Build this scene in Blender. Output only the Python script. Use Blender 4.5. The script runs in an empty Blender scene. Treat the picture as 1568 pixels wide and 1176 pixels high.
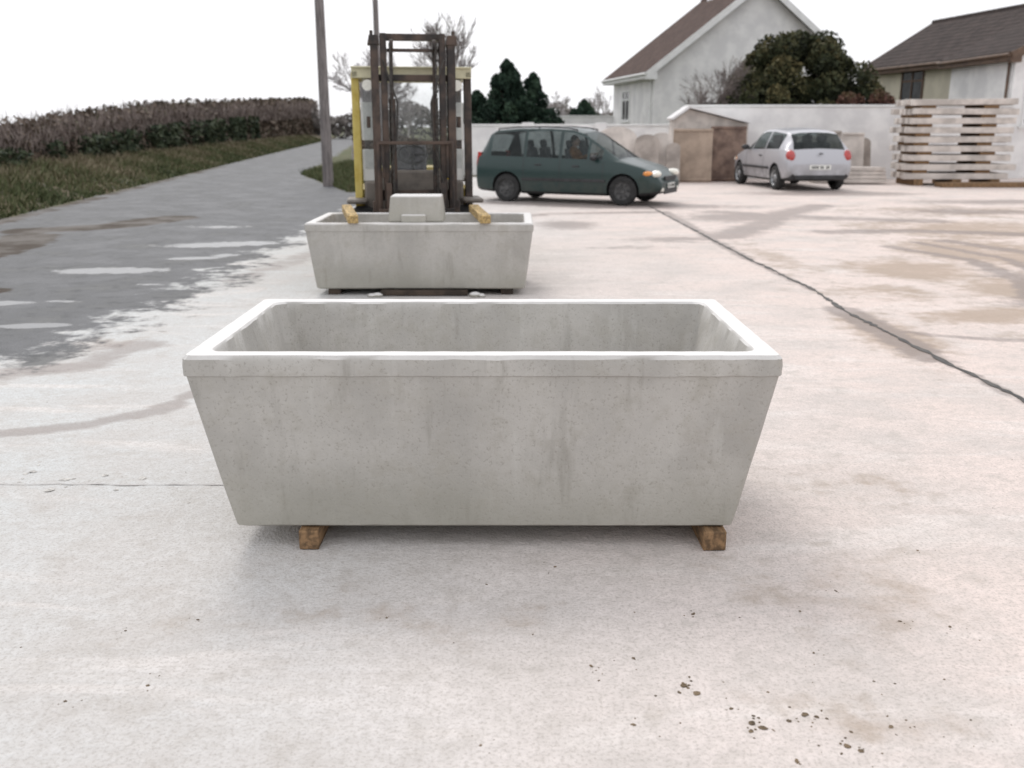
import bpy, bmesh, math, random
import numpy as np
from mathutils import Vector, Matrix, Euler
random.seed(7); rng=np.random.default_rng(7)
SC=bpy.context.scene
COL=SC.collection
R=math.radians

# ------------------------------------------------------------------ materials
def nmat(name):
    m=bpy.data.materials.new(name); m.use_nodes=True
    nt=m.node_tree; b=nt.nodes['Principled BSDF']; return m,nt,b
def nd(nt,t,**kw):
    n=nt.nodes.new(t)
    for k,v in kw.items(): setattr(n,k,v)
    return n
def lk(nt,a,b): nt.links.new(a,b)
def mth(nt,op,a,b=None,clamp=False):
    n=nt.nodes.new('ShaderNodeMath'); n.operation=op; n.use_clamp=clamp
    for i,x in enumerate((a,b)):
        if x is None: continue
        if isinstance(x,(int,float)): n.inputs[i].default_value=x
        else: nt.links.new(x,n.inputs[i])
    return n.outputs[0]
def mixc(nt,f,a,b,bt='MIX'):
    n=nt.nodes.new('ShaderNodeMix'); n.data_type='RGBA'; n.blend_type=bt
    for s,x in ((n.inputs[0],f),(n.inputs[6],a),(n.inputs[7],b)):
        if isinstance(x,(int,float)): s.default_value=x
        elif isinstance(x,(tuple,list)): s.default_value=(*x[:3],1)
        else: nt.links.new(x,s)
    return n.outputs[2]
def noi(nt,vec,scale,detail=3,rough=.55,dist=0):
    n=nt.nodes.new('ShaderNodeTexNoise'); n.inputs['Scale'].default_value=scale
    n.inputs['Detail'].default_value=detail; n.inputs['Roughness'].default_value=rough
    n.inputs['Distortion'].default_value=dist
    if vec is not None: nt.links.new(vec,n.inputs['Vector'])
    return n.outputs[0]
def rng_(nt,v,a,b,c=0.,d=1.,smooth=True):
    n=nt.nodes.new('ShaderNodeMapRange'); n.interpolation_type='SMOOTHSTEP' if smooth else 'LINEAR'
    nt.links.new(v,n.inputs[0])
    for i,x in enumerate((a,b,c,d)): n.inputs[i+1].default_value=x
    return n.outputs[0]
def scl(c,k): return tuple(min(1,x*k) for x in c)
def pmat(name,col,rough=.6,metal=0,var=.15,scale=3,bump=0,bscale=40,col2=None,coat=0,stretch=None,lo=.35,hi=.65):
    m,nt,b=nmat(name)
    tc=nd(nt,'ShaderNodeTexCoord'); v=tc.outputs['Object']
    if stretch:
        mp=nd(nt,'ShaderNodeMapping'); mp.inputs['Scale'].default_value=stretch; lk(nt,v,mp.inputs[0]); v=mp.outputs[0]
    f=rng_(nt,noi(nt,v,scale,4,.6),lo,hi)
    c=mixc(nt,f,scl(col,1-var),col2 if col2 else scl(col,1+var))
    lk(nt,c,b.inputs['Base Color']); b.inputs['Roughness'].default_value=rough; b.inputs['Metallic'].default_value=metal
    if coat: b.inputs['Coat Weight'].default_value=coat; b.inputs['Coat Roughness'].default_value=.06
    if bump:
        bp=nd(nt,'ShaderNodeBump'); bp.inputs['Strength'].default_value=bump; bp.inputs['Distance'].default_value=.01
        lk(nt,noi(nt,tc.outputs['Object'],bscale,3,.6),bp.inputs['Height']); lk(nt,bp.outputs[0],b.inputs['Normal'])
    return m
def leafmat(name,cols,rough=.75):
    m,nt,b=nmat(name)
    a=nd(nt,'ShaderNodeAttribute'); a.attribute_name='rnd'
    r=nd(nt,'ShaderNodeValToRGB'); e=r.color_ramp.elements
    n=len(cols); e[0].color=(*cols[0],1); e[1].color=(*cols[-1],1)
    for i in range(1,n-1):
        x=e.new(i/(n-1)); x.color=(*cols[i],1)
    lk(nt,a.outputs['Fac'],r.inputs[0]); lk(nt,r.outputs[0],b.inputs['Base Color'])
    b.inputs['Roughness'].default_value=rough; b.inputs['Specular IOR Level'].default_value=.25
    return m
def paintmat(name,col,flake=0.0,rough=.28,dirt=.55):
    m,nt,b=nmat(name)
    g=nd(nt,'ShaderNodeNewGeometry'); tc=nd(nt,'ShaderNodeTexCoord')
    f=rng_(nt,noi(nt,tc.outputs['Object'],5,4,.6),.3,.65)
    sp=nd(nt,'ShaderNodeSeparateXYZ'); lk(nt,tc.outputs['Object'],sp.inputs[0])
    low=mth(nt,'MULTIPLY',rng_(nt,sp.outputs[2],.75,.2),f)
    c=mixc(nt,mth(nt,'MULTIPLY',low,dirt),col,(.11,.10,.08))
    c=mixc(nt,g.outputs['Backfacing'],c,(.05,.05,.05))
    lk(nt,c,b.inputs['Base Color']); b.inputs['Metallic'].default_value=flake
    lk(nt,rng_(nt,low,0,1,rough,.65,False),b.inputs['Roughness'])
    b.inputs['Coat Weight'].default_value=.35; b.inputs['Coat Roughness'].default_value=.15
    return m
def glassmat(name,tint=(.35,.4,.4),refl=.25,base=(.03,.035,.035)):
    m,nt,b=nmat(name)
    b.inputs['Base Color'].default_value=(*base,1); b.inputs['Roughness'].default_value=.06
    tr=nd(nt,'ShaderNodeBsdfTransparent'); tr.inputs[0].default_value=(*tint,1)
    mx=nd(nt,'ShaderNodeMixShader'); mx.inputs[0].default_value=1-refl
    tc=nd(nt,'ShaderNodeTexCoord')
    f=rng_(nt,noi(nt,tc.outputs['Object'],3,3),.3,.7,max(0,refl-.08),refl+.1); 
    f2=mth(nt,'SUBTRACT',1.0,f)
    lk(nt,f2,mx.inputs[0]); lk(nt,b.outputs[0],mx.inputs[1]); lk(nt,tr.outputs[0],mx.inputs[2])
    lk(nt,mx.outputs[0],nt.nodes['Material Output'].inputs[0])
    return m

# ------------------------------------------------------------------ mesh builder
class MB:
    def __init__(s): s.v=[];s.f=[];s.m=[]
    def add(s,vs,fs,mi=0):
        o=len(s.v); s.v+= [tuple(v) for v in vs]; s.f+=[tuple(i+o for i in f) for f in fs]; s.m+=[mi]*len(fs)
    def box(s,c,d,rot=(0,0,0),mi=0,tx=1,ty=1):
        M=Euler(rot).to_matrix(); vs=[]
        for z in (-.5,.5):
            kx=tx if z>0 else 1; ky=ty if z>0 else 1
            for x,y in ((-.5,-.5),(.5,-.5),(.5,.5),(-.5,.5)):
                vs.append(Vector(c)+M@Vector((x*d[0]*kx,y*d[1]*ky,z*d[2])))
        s.add(vs,[(3,2,1,0),(4,5,6,7),(0,1,5,4),(1,2,6,5),(2,3,7,6),(3,0,4,7)],mi)
    def cyl(s,p0,p1,r0,r1=None,n=10,mi=0,caps=True):
        r1=r0 if r1 is None else r1
        p0=Vector(p0);p1=Vector(p1);d=(p1-p0).normalized()
        a=d.orthogonal().normalized(); b=d.cross(a)
        vs=[];
        for p,r in ((p0,r0),(p1,r1)):
            for i in range(n):
                t=2*math.pi*i/n; vs.append(p+a*(math.cos(t)*r)+b*(math.sin(t)*r))
        fs=[(i,(i+1)%n,n+(i+1)%n,n+i) for i in range(n)]
        if caps: fs+= [tuple(range(n-1,-1,-1)),tuple(range(n,2*n))]
        s.add(vs,fs,mi)
    def lathe(s,c,prof,n=24,mi=0):
        vs=[];k=len(prof)
        for i in range(n):
            t=2*math.pi*i/n
            for r,y in prof: vs.append((c[0]+r*math.cos(t),c[1]+y,c[2]+r*math.sin(t)))
        fs=[]
        for i in range(n):
            j=(i+1)%n
            for q in range(k-1): fs.append((i*k+q,i*k+q+1,j*k+q+1,j*k+q))
        s.add(vs,fs,mi)
    def ell(s,c,r,mi=0,n=12,m=8,rot=(0,0,0)):
        M=Euler(rot).to_matrix(); vs=[]
        for j in range(m+1):
            ph=math.pi*j/m
            for i in range(n):
                t=2*math.pi*i/n
                vs.append(Vector(c)+M@Vector((r[0]*math.sin(ph)*math.cos(t),r[1]*math.sin(ph)*math.sin(t),r[2]*math.cos(ph))))
        fs=[(j*n+i,(j+1)*n+i,(j+1)*n+(i+1)%n,j*n+(i+1)%n) for j in range(m) for i in range(n)]
        s.add(vs,fs,mi)
    def obj(s,name,mats,parent=None,bevel=0,smooth=True,loc=None,rz=0,ang=35):
        me=bpy.data.meshes.new(name); me.from_pydata(s.v,[],s.f)
        for m in (mats if isinstance(mats,(list,tuple)) else [mats]): me.materials.append(m)
        me.polygons.foreach_set('material_index',s.m)
        me.polygons.foreach_set('use_smooth',[smooth]*len(s.f)); me.update()
        if smooth:
            try: me.set_sharp_from_angle(angle=R(ang))
            except Exception: pass
        o=bpy.data.objects.new(name,me); COL.objects.link(o)
        if parent: o.parent=parent
        if loc: o.location=loc
        o.rotation_euler[2]=rz
        if bevel:
            b=o.modifiers.new('bev','BEVEL'); b.width=bevel; b.segments=2; b.limit_method='ANGLE'; b.angle_limit=R(40)
        return o
def empty(name,loc,rz=0):
    e=bpy.data.objects.new(name,None); COL.objects.link(e); e.location=loc; e.rotation_euler[2]=rz; return e
def quads_obj(name,V,mat,rnd,parent=None):
    n=len(V)//4
    me=bpy.data.meshes.new(name); me.vertices.add(4*n); me.vertices.foreach_set('co',V.astype(np.float32).ravel())
    me.loops.add(4*n); me.loops.foreach_set('vertex_index',np.arange(4*n,dtype=np.int32))
    me.polygons.add(n); me.polygons.foreach_set('loop_start',np.arange(0,4*n,4,dtype=np.int32))
    me.update(calc_edges=True)
    a=me.attributes.new('rnd','FLOAT','FACE'); a.data.foreach_set('value',rnd.astype(np.float32))
    me.materials.append(mat); o=bpy.data.objects.new(name,me); COL.objects.link(o)
    if parent: o.parent=parent
    return o
def leaves(P,size,updir=0.0):
    n=len(P); u=rng.normal(size=(n,3)); u[:,2]+=updir*np.sign(u[:,2]+.01)
    u/=np.linalg.norm(u,axis=1)[:,None]; w=rng.normal(size=(n,3)); v=np.cross(u,w); v/=np.linalg.norm(v,axis=1)[:,None]
    s=(size*(.6+.8*rng.random(n)))[:,None]
    V=np.stack([P+u*s,P+v*s*.5,P-u*s,P-v*s*.5],1).reshape(-1,3); return V
def blades(P,h,w,lean=.3):
    n=len(P); a=rng.random(n)*6.283; d=np.stack([np.cos(a),np.sin(a),0*a],1)*w[:,None]
    t=rng.normal(size=(n,3))*lean; t[:,2]=1; t*=h[:,None]
    return np.stack([P-d,P+d,P+t+d*.15,P+t-d*.15],1).reshape(-1,3)

# ------------------------------------------------------------------ ground
gx=np.concatenate([[-2500,-900,-400,-200,-120,-80,-60,-50],np.arange(-45,-9,.6),np.arange(-9,9,.07),np.arange(9,24,.4),[26,30,40,60,100,200,500,1000,2500]])
gy=np.concatenate([[-300,-60,-20,-8,-3,-1,0],np.arange(1,20,.07),np.arange(20,40,.25),np.arange(40,160,2.0),[180,250,400,800,1500,3500]])
X,Y=np.meshgrid(gx,gy)
nx,ny=len(gx),len(gy)
def blob(cx,cy,rx,ry,ang=0,s=1):
    c,sn=math.cos(R(ang)),math.sin(R(ang)); dx,dy=X-cx,Y-cy
    d=np.hypot((dx*c+dy*sn)/rx,(-dx*sn+dy*c)/ry); return np.clip(1.2-.7*d,0,1)*s
def stroke(pts,w,s=1):
    D=np.full(X.shape,1e9)
    for (a,b),(c,d) in zip(pts[:-1],pts[1:]):
        L2=(c-a)**2+(d-b)**2; t=np.clip(((X-a)*(c-a)+(Y-b)*(d-b))/L2,0,1)
        D=np.minimum(D,np.hypot(X-a-t*(c-a),Y-b-t*(d-b)))
    return np.clip(1.2-.7*D/w,0,1)*s
def mx(*a):
    r=a[0]
    for q in a[1:]: r=np.maximum(r,q)
    return r
redge_l=-6.9-.13*Y; redge_r=-2.9-.13*Y
asph=np.clip(.5+(-3.15-X)*.6,0,1)*np.clip(.5+(Y-6.4-(X+3.2)*.05)*.8,0,1)
grass_l=np.clip(.5+(redge_l-X)*1.2,0,1)*(X<0)
tri=np.minimum(np.minimum((X-(-7.3-.13*(Y-34)-(Y<34)*(-.21)*(34-Y)))*1.0, (Y-24.4-.25*(X+5.2))), (-3.0-X))
grass_r=np.clip(.5+tri*1.0,0,1)
grass_b=np.clip(.5+(Y-32.5)*1.0,0,1)*(X>-3.6)
grass=mx(grass_l,grass_r,grass_b)*(1-((X<redge_r+0)&(X>redge_l)&(Y>40)))
wet=mx(stroke([(-3.4,4.85),(-2.76,4.92),(-2.37,5.1),(-2.04,5.38),(-1.95,5.9),(-2.1,6.7)],.10,.9),
  stroke([(-3.6,6.05),(-2.95,6.5),(-2.8,7.2)],.22,.85),blob(-2.95,7.0,.25,.5,0,.7),
  stroke([(-3.0,10.2),(-2.6,12.5),(-2.4,16)],.3,.65),
  blob(.95,16.3,.55,.9,0,.95),blob(2.4,14.2,.9,.5,0,.8),blob(1.6,13.2,.9,.3,0,.65),
  stroke([(3.2,14.5),(4.3,16.5),(5.2,18.6),(6.5,20.5)],.45,.85),stroke([(4.0,18.9),(5.6,17.6),(7.4,17.0)],.5,.8),
  blob(4.2,17.8,1.4,1.1,20,.9),blob(7.8,24.2,2.4,1.0,0,1.0),blob(3.4,20.2,2.2,.6,0,.85),blob(1.2,20.6,2.6,.7,-22,.95),
  stroke([(5.0,15.2),(6.4,15.4),(8.5,14.6)],.4,.85),stroke([(5.2,13.3),(5.7,11.9),(5.5,10.4),(5.0,9.0)],.16,.9),
  stroke([(6.3,14.0),(6.9,12.2),(6.2,10.2)],.22,.85),stroke([(5.8,13.8),(6.2,12.0),(5.8,10.0)],.14,.8),blob(5.0,9.0,.6,.35,20,.75),blob(5.6,10.6,.5,.6,0,.7),
  stroke([(2.98,8.6),(3.02,7.7),(3.0,6.7)],.17,1.05),stroke([(2.95,12),(2.98,19)],.11,.9),stroke([(3.05,9.6),(2.95,12)],.07,.8),stroke([(3.06,6.7),(3.1,5.2)],.06,.85),stroke([(3.15,7.6),(3.7,7.3),(4.6,7.2)],.10,.75),
  stroke([(-.6,17.5),(0.8,18.5),(2.8,18.9)],.35,.75),blob(9.0,19,2.4,.9,0,.8),blob(11,21.5,3.0,.9,0,.85))
dirt=mx(blob(4.68,11.1,.8,1.0,0,1.0),blob(4.3,8.3,.9,.45,10,.95),blob(6.3,12.6,1.4,2.1,0,.95),blob(5.6,9.6,1.2,1.2,0,.95),blob(4.8,7.2,1.1,.7,0,.65),
  blob(7.5,15.5,2.2,2.2,0,.85),blob(9,19,3,2,0,.65),blob(1.2,3.1,.9,.5,0,.44),blob(.62,2.42,.4,.16,0,.44),blob(.95,2.3,.4,.12,0,.42),blob(-.2,2.9,.9,.3,0,.36),blob(1.4,4.2,1.2,.5,0,.38),
  blob(-3.2,7.2,.5,.5,0,.6), blob(3.0,7.4,.35,1.1,0,.9),blob(3.7,9.4,.9,1.3,0,.6),blob(3.3,12,.5,2.5,0,.55))
mudp=mx(stroke([(-9.2,11.0),(-8.2,11.8),(-6.9,12.3),(-7.0,13.6),(-7.3,14.6)],.42,1.1),stroke([(-7.6,15.4),(-6.6,16.2),(-6.2,17.6)],.46,1.1),stroke([(-10,10),(-9.0,13),(-8.9,16),(-9.5,20),(-12.2,40)],.40,.85),
  stroke([(-6.2,9.2),(-5.6,9.7),(-5.2,9.6)],.18,.7))
pud=mx(blob(-4.57,11.0,.70,.26,4),blob(-4.05,12.1,.4,.14,10),blob(-4.1,13.6,.8,.34,15),blob(-3.95,7.85,.34,.10,5),blob(-4.8,8.9,.4,.14,0),
  blob(-3.75,10.0,.25,.09,0,.8),blob(-4.9,16.0,.8,.35,0,.7),blob(-3.7,12.4,.25,.25,0,.8),blob(-4.3,9.0,.3,.08,0,.7))
V=np.stack([X.ravel(),Y.ravel(),np.zeros(X.size)],1)
idx=np.arange(nx*ny).reshape(ny,nx)
F=np.stack([idx[:-1,:-1],idx[:-1,1:],idx[1:,1:],idx[1:,:-1]],-1).reshape(-1,4)
me=bpy.data.meshes.new('ground'); me.vertices.add(len(V)); me.vertices.foreach_set('co',V.astype(np.float32).ravel())
me.loops.add(F.size); me.loops.foreach_set('vertex_index',F.astype(np.int32).ravel())
me.polygons.add(len(F)); me.polygons.foreach_set('loop_start',np.arange(0,F.size,4,dtype=np.int32)); me.update(calc_edges=True)
for nme,arr in (('asph',asph),('wet',wet),('dirt',dirt),('grass',grass),('pud',pud),('mudp',mudp)):
    a=me.attributes.new(nme,'FLOAT','POINT'); a.data.foreach_set('value',arr.astype(np.float32).ravel())
ground=bpy.data.objects.new('ground',me); COL.objects.link(ground)
m,nt,b=nmat('yard_ground')
def attr(n):
    a=nd(nt,'ShaderNodeAttribute'); a.attribute_name=n; return a.outputs['Fac']
g=nd(nt,'ShaderNodeNewGeometry'); P=g.outputs['Position']; sx=nd(nt,'ShaderNodeSeparateXYZ'); lk(nt,P,sx.inputs[0])
n_l=noi(nt,P,.35,2); n_a=noi(nt,P,1.3,5,.62); n_b=noi(nt,P,6,4,.62); n_c=noi(nt,P,80,2,.7); n_d=noi(nt,P,22,3,.65)
mp=nd(nt,'ShaderNodeMapping'); mp.inputs['Scale'].default_value=(.6,2.2,1); mp.inputs['Rotation'].default_value=(0,0,.25); lk(nt,P,mp.inputs[0]); n_s=noi(nt,mp.outputs[0],1.2,4,.62,1.2)
def madd(a,nz,k): return mth(nt,'ADD',a,mth(nt,'MULTIPLY',mth(nt,'SUBTRACT',nz,.5),k))
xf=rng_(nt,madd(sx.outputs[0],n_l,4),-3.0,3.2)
conc=mixc(nt,xf,(.60,.615,.615),(.76,.64,.59))  # camera's cool-left, pink-right colour cast painted into the concrete
conc=mixc(nt,rng_(nt,n_a,.38,.68,0,.6),conc,(.54,.505,.48))
conc=mixc(nt,rng_(nt,n_s,.5,.70,0,.5),conc,(.80,.745,.715))
conc=mixc(nt,rng_(nt,n_b,.5,.72,0,.45),conc,(.46,.425,.39))
conc=mixc(nt,rng_(nt,n_d,.3,.7,.35,0),conc,(.42,.39,.36))
conc=mixc(nt,rng_(nt,n_c,.3,.55,.45,0),conc,(.33,.30,.27))
wetm=rng_(nt,madd(madd(attr('wet'),n_b,.7),n_s,1.0),.38,.80)
dirtm=rng_(nt,madd(madd(attr('dirt'),n_b,.9),n_a,1.4),.34,.88)
asm=rng_(nt,madd(madd(attr('asph'),n_b,.7),n_a,1.5),.40,.64)
mum=rng_(nt,madd(madd(attr('mudp'),n_b,.6),n_a,.8),.42,.62)
grm=rng_(nt,madd(madd(attr('grass'),n_b,.5),n_a,.5),.42,.58)
pum=rng_(nt,madd(madd(attr('pud'),n_b,.8),n_a,1.2),.50,.66)
c=mixc(nt,mth(nt,'MULTIPLY',dirtm,.72),conc,(.37,.28,.21))
c=mixc(nt,mth(nt,'MULTIPLY',wetm,.66),c,(.21,.17,.155))
asc=mixc(nt,rng_(nt,n_c,.35,.7),(.06,.064,.07),(.15,.152,.16))
asc=mixc(nt,rng_(nt,n_a,.42,.70,0,.7),asc,(.21,.21,.205))
asc=mixc(nt,rng_(nt,n_b,.48,.70,0,.45),asc,(.045,.047,.05))
asc=mixc(nt,mth(nt,'MULTIPLY',mum,.95),asc,(.055,.040,.028))
c=mixc(nt,asm,c,asc)
grc=mixc(nt,rng_(nt,n_a,.35,.65),(.06,.08,.03),(.13,.11,.065))
grc=mixc(nt,rng_(nt,n_d,.4,.7,0,.7),grc,(.085,.105,.04))
c=mixc(nt,grm,c,grc)
c=mixc(nt,pum,c,(.06,.06,.06))
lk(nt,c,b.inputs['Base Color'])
ro=rng_(nt,wetm,0,1,.85,.5,False)
rA=nd(nt,'ShaderNodeMix'); lk(nt,asm,rA.inputs[0]); lk(nt,ro,rA.inputs[2]); lk(nt,rng_(nt,n_a,.40,.65,.55,.85),rA.inputs[3])
rB=nd(nt,'ShaderNodeMix'); lk(nt,grm,rB.inputs[0]); lk(nt,rA.outputs[0],rB.inputs[2]); rB.inputs[3].default_value=.9
rC=nd(nt,'ShaderNodeMix'); lk(nt,pum,rC.inputs[0]); lk(nt,rB.outputs[0],rC.inputs[2]); rC.inputs[3].default_value=.12
lk(nt,rC.outputs[0],b.inputs['Roughness'])
sl=nd(nt,'ShaderNodeMix'); lk(nt,pum,sl.inputs[0]); sl.inputs[2].default_value=.26; sl.inputs[3].default_value=.9; lk(nt,sl.outputs[0],b.inputs['Specular IOR Level'])
bp=nd(nt,'ShaderNodeBump'); bp.inputs['Distance'].default_value=.008
lk(nt,mth(nt,'SUBTRACT',.6,mth(nt,'MULTIPLY',pum,.57)),bp.inputs['Strength'])
lk(nt,mth(nt,'ADD',n_c,mth(nt,'MULTIPLY',n_d,1.5)),bp.inputs['Height']); lk(nt,bp.outputs[0],b.inputs['Normal'])
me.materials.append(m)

def joint(name,pts,w,mat):
    mb=MB(); vs=[]; P=[]
    for (a,b_),(c_,d) in zip(pts[:-1],pts[1:]):
        L=math.hypot(c_-a,d-b_); k=max(2,int(L/.06))
        for i in range(k): P.append((a+(c_-a)*i/k,b_+(d-b_)*i/k))
    P.append(pts[-1]); off=0
    for i,p in enumerate(P):
        q=P[min(i+1,len(P)-1)]; r=P[max(i-1,0)]
        t=Vector((q[0]-r[0],q[1]-r[1])).normalized(); nn=Vector((-t.y,t.x))
        off=off*.85+random.gauss(0,.004); ww=w*(.25+1.3*random.random()**1.3)
        vs+= [(p[0]+nn.x*(off+ww),p[1]+nn.y*(off+ww),.004),(p[0]+nn.x*(off-ww),p[1]+nn.y*(off-ww),.004)]
    fs=[(2*i,2*i+1,2*i+3,2*i+2) for i in range(len(P)-1)]
    mb.add(vs,fs); return mb.obj(name,mat,smooth=False)
M_joint=pmat('joint_tar',(.055,.05,.045),.6,var=.4,scale=6)
M_joint2=pmat('joint_fine',(.40,.38,.37),.8,var=.25,scale=6)
joint('slab_joint',[(2.87,20.5),(2.93,13.7),(3.05,9.6),(2.98,8.3),(3.03,7.3),(3.07,6.3),(3.11,5.6),(3.2,3.5),(3.2,-1)],.024,M_joint)
joint('slab_joint',[(-6,4.2),(-1.2,4.16)],.0045,M_joint2)

# ------------------------------------------------------------------ troughs
m,nt,b=nmat('cast_concrete'); M_conc=m
tc=nd(nt,'ShaderNodeTexCoord'); O=tc.outputs['Object']
a1=noi(nt,O,2.2,4,.6); a2=noi(nt,O,9,4,.65); a3=noi(nt,O,90,2,.6)
mp=nd(nt,'ShaderNodeMapping'); mp.inputs['Scale'].default_value=(7,7,.7); lk(nt,O,mp.inputs[0]); a4=noi(nt,mp.outputs[0],1.6,4,.6)
c=mixc(nt,rng_(nt,a1,.33,.67),(.375,.36,.335),(.48,.462,.432))
c=mixc(nt,rng_(nt,a2,.45,.72,0,.55),c,(.35,.33,.29))
c=mixc(nt,rng_(nt,a4,.56,.74,0,.5),c,(.27,.255,.225))
c=mixc(nt,rng_(nt,a4,.44,.28,0,.35),c,(.55,.54,.51))
c=mixc(nt,rng_(nt,a3,.28,.44,.45,0),c,(.24,.22,.19))
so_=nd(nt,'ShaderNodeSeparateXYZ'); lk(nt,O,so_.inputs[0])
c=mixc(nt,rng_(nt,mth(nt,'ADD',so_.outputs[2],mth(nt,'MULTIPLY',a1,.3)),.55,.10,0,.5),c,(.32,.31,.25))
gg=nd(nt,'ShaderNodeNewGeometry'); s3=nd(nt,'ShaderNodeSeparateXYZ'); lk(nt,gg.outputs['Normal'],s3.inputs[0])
c=mixc(nt,rng_(nt,s3.outputs[2],.25,.9,0,.9),c,(.76,.745,.73))  # skyward brightness of upward faces painted into the concrete colour
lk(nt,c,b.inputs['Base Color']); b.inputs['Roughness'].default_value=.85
bp=nd(nt,'ShaderNodeBump'); bp.inputs['Strength'].default_value=.6; bp.inputs['Distance'].default_value=.005
lk(nt,mth(nt,'ADD',a2,mth(nt,'MULTIPLY',a3,.5)),bp.inputs['Height']); lk(nt,bp.outputs[0],b.inputs['Normal'])

def rrect(cx,cy,hx,hy,r,z,nzs=0.0,lf=None):
    pts=[]; 
    def edge(a,b,n): return [(a[0]+(b[0]-a[0])*i/n,a[1]+(b[1]-a[1])*i/n) for i in range(1,n)]
    cs=[(hx-r,hy-r,0),(-hx+r,hy-r,90),(-hx+r,-hy+r,180),(hx-r,-hy+r,270)]
    arcs=[[(c[0]+r*math.cos(R(c[2]+k*15)),c[1]+r*math.sin(R(c[2]+k*15))) for k in range(7)] for c in cs]
    for k in range(4):
        pts+=arcs[k]; pts+=edge(arcs[k][-1],arcs[(k+1)%4][0],40 if k in(0,2) else 22)
    return [(cx+p[0]+random.gauss(0,nzs),cy+p[1]+random.gauss(0,nzs),z+random.gauss(0,nzs)) for p in pts]
def trough(name,loc,hxt,hyt,hxb,hyb,H,rz=0,lip=.007):
    N=.0008
    def outer(z):
        t=z/(H-.075); return hxb+(hxt-lip-hxb)*t, hyb+(hyt-lip-hyb)*t
    L=[]
    L.append(rrect(0,0,hxb-.02,hyb-.02,.02,0)); L.append(rrect(0,0,hxb,hyb,.02,.012,N))
    for k in range(1,9):
        z=.012+(H-.080-.012)*k/8; a,b_=outer(z); L.append(rrect(0,0,a,b_,.02,z,N*.7))
    L.append(rrect(0,0,hxt-.0005,hyt-.0005,.022,H-.0755,N*1.6)); 
    L.append(rrect(0,0,hxt+.001,hyt+.001,.024,H-.04,N)); L.append(rrect(0,0,hxt-.001,hyt-.001,.024,H-.014,N*1.3)); L.append(rrect(0,0,hxt-.012,hyt-.012,.02,H,N*.6))
    L.append(rrect(0,0,hxt-.045,hyt-.045,.03,H+.001,N*.6))
    L.append(rrect(0,0,hxt-.080,hyt-.080,.05,H-.001,N*.6)); L.append(rrect(0,0,hxt-.088,hyt-.088,.05,H-.010,N))
    for k in range(1,9):
        z=H-.010-(H-.13)*k/8; t=k/8
        L.append(rrect(0,0,hxt-.088-(hxt-hxb+.015)*t,hyt-.088-(hyt-hyb+.015)*t,.06,z,N*.7))
    L.append(rrect(0,0,hxb-.16,hyb-.16,.06,.085,N))
    n=len(L[0]); vs=[p for l in L for p in l]; fs=[]
    for i in range(len(L)-1):
        for j in range(n): fs.append((i*n+j,i*n+(j+1)%n,(i+1)*n+(j+1)%n,(i+1)*n+j))
    fs.append(tuple(range(n-1,-1,-1))); fs.append(tuple((len(L)-1)*n+j for j in range(n)))
    mb=MB(); mb.add(vs,fs); return mb.obj(name,M_conc,loc=loc,rz=rz,ang=28)
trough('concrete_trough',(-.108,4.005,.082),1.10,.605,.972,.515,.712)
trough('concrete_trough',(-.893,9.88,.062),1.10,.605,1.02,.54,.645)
M_wood=pmat('old_timber',(.20,.12,.06),.8,var=.45,scale=5,bump=.5,bscale=30,stretch=(8,1.5,8))
M_wood_y=pmat('yellow_timber',(.40,.28,.12),.8,var=.4,scale=6,bump=.3,stretch=(8,1,8))
mb=MB(); mb.box((-.793,4.02,.041),(.078,1.12,.079)); mb.obj('timber_bearer',M_wood,bevel=.006)
mb=MB(); mb.box((0,0,0),(.09,1.16,.080)); mb.obj('timber_bearer',M_wood,bevel=.006,loc=(.775,4.03,.041),rz=R(1.5))
for x,rz in ((-1.655,12),(-.335,7)):
    mb=MB(); mb.box((0,0,.040),(.10,1.36,.075)); mb.obj('timber_bearer',M_wood_y,bevel=.006,loc=(x,9.90,.708),rz=R(rz))
mb=MB(); mb.box((0,0,.125),(.54,.36,.25),tx=.90,ty=.85); mb.box((-.02,-.18,.035),(.24,.06,.08))
mb.obj('concrete_block',M_conc,bevel=.016,loc=(-.93,9.55,.708))
mb=MB()
for x,w,h in ((-1.36,.05,.02),(-1.31,.05,.025),(-.36,.06,.03),(-.30,.04,.02)): mb.ell((x,9.26,h*.6),(w,.06,h),n=7,m=5,rot=(0,0,x*9))
mb.obj('rubble',M_conc)
mb=MB()
for x in(-1.75,-.05): mb.box((x,9.88,.03),(.12,1.0,.055))
mb.box((-.86,9.33,.03),(.85,.10,.05)); mb.obj('timber_bearer',pmat('dark_timber',(.05,.035,.025),.8,var=.4,scale=6),bevel=.006)

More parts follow.
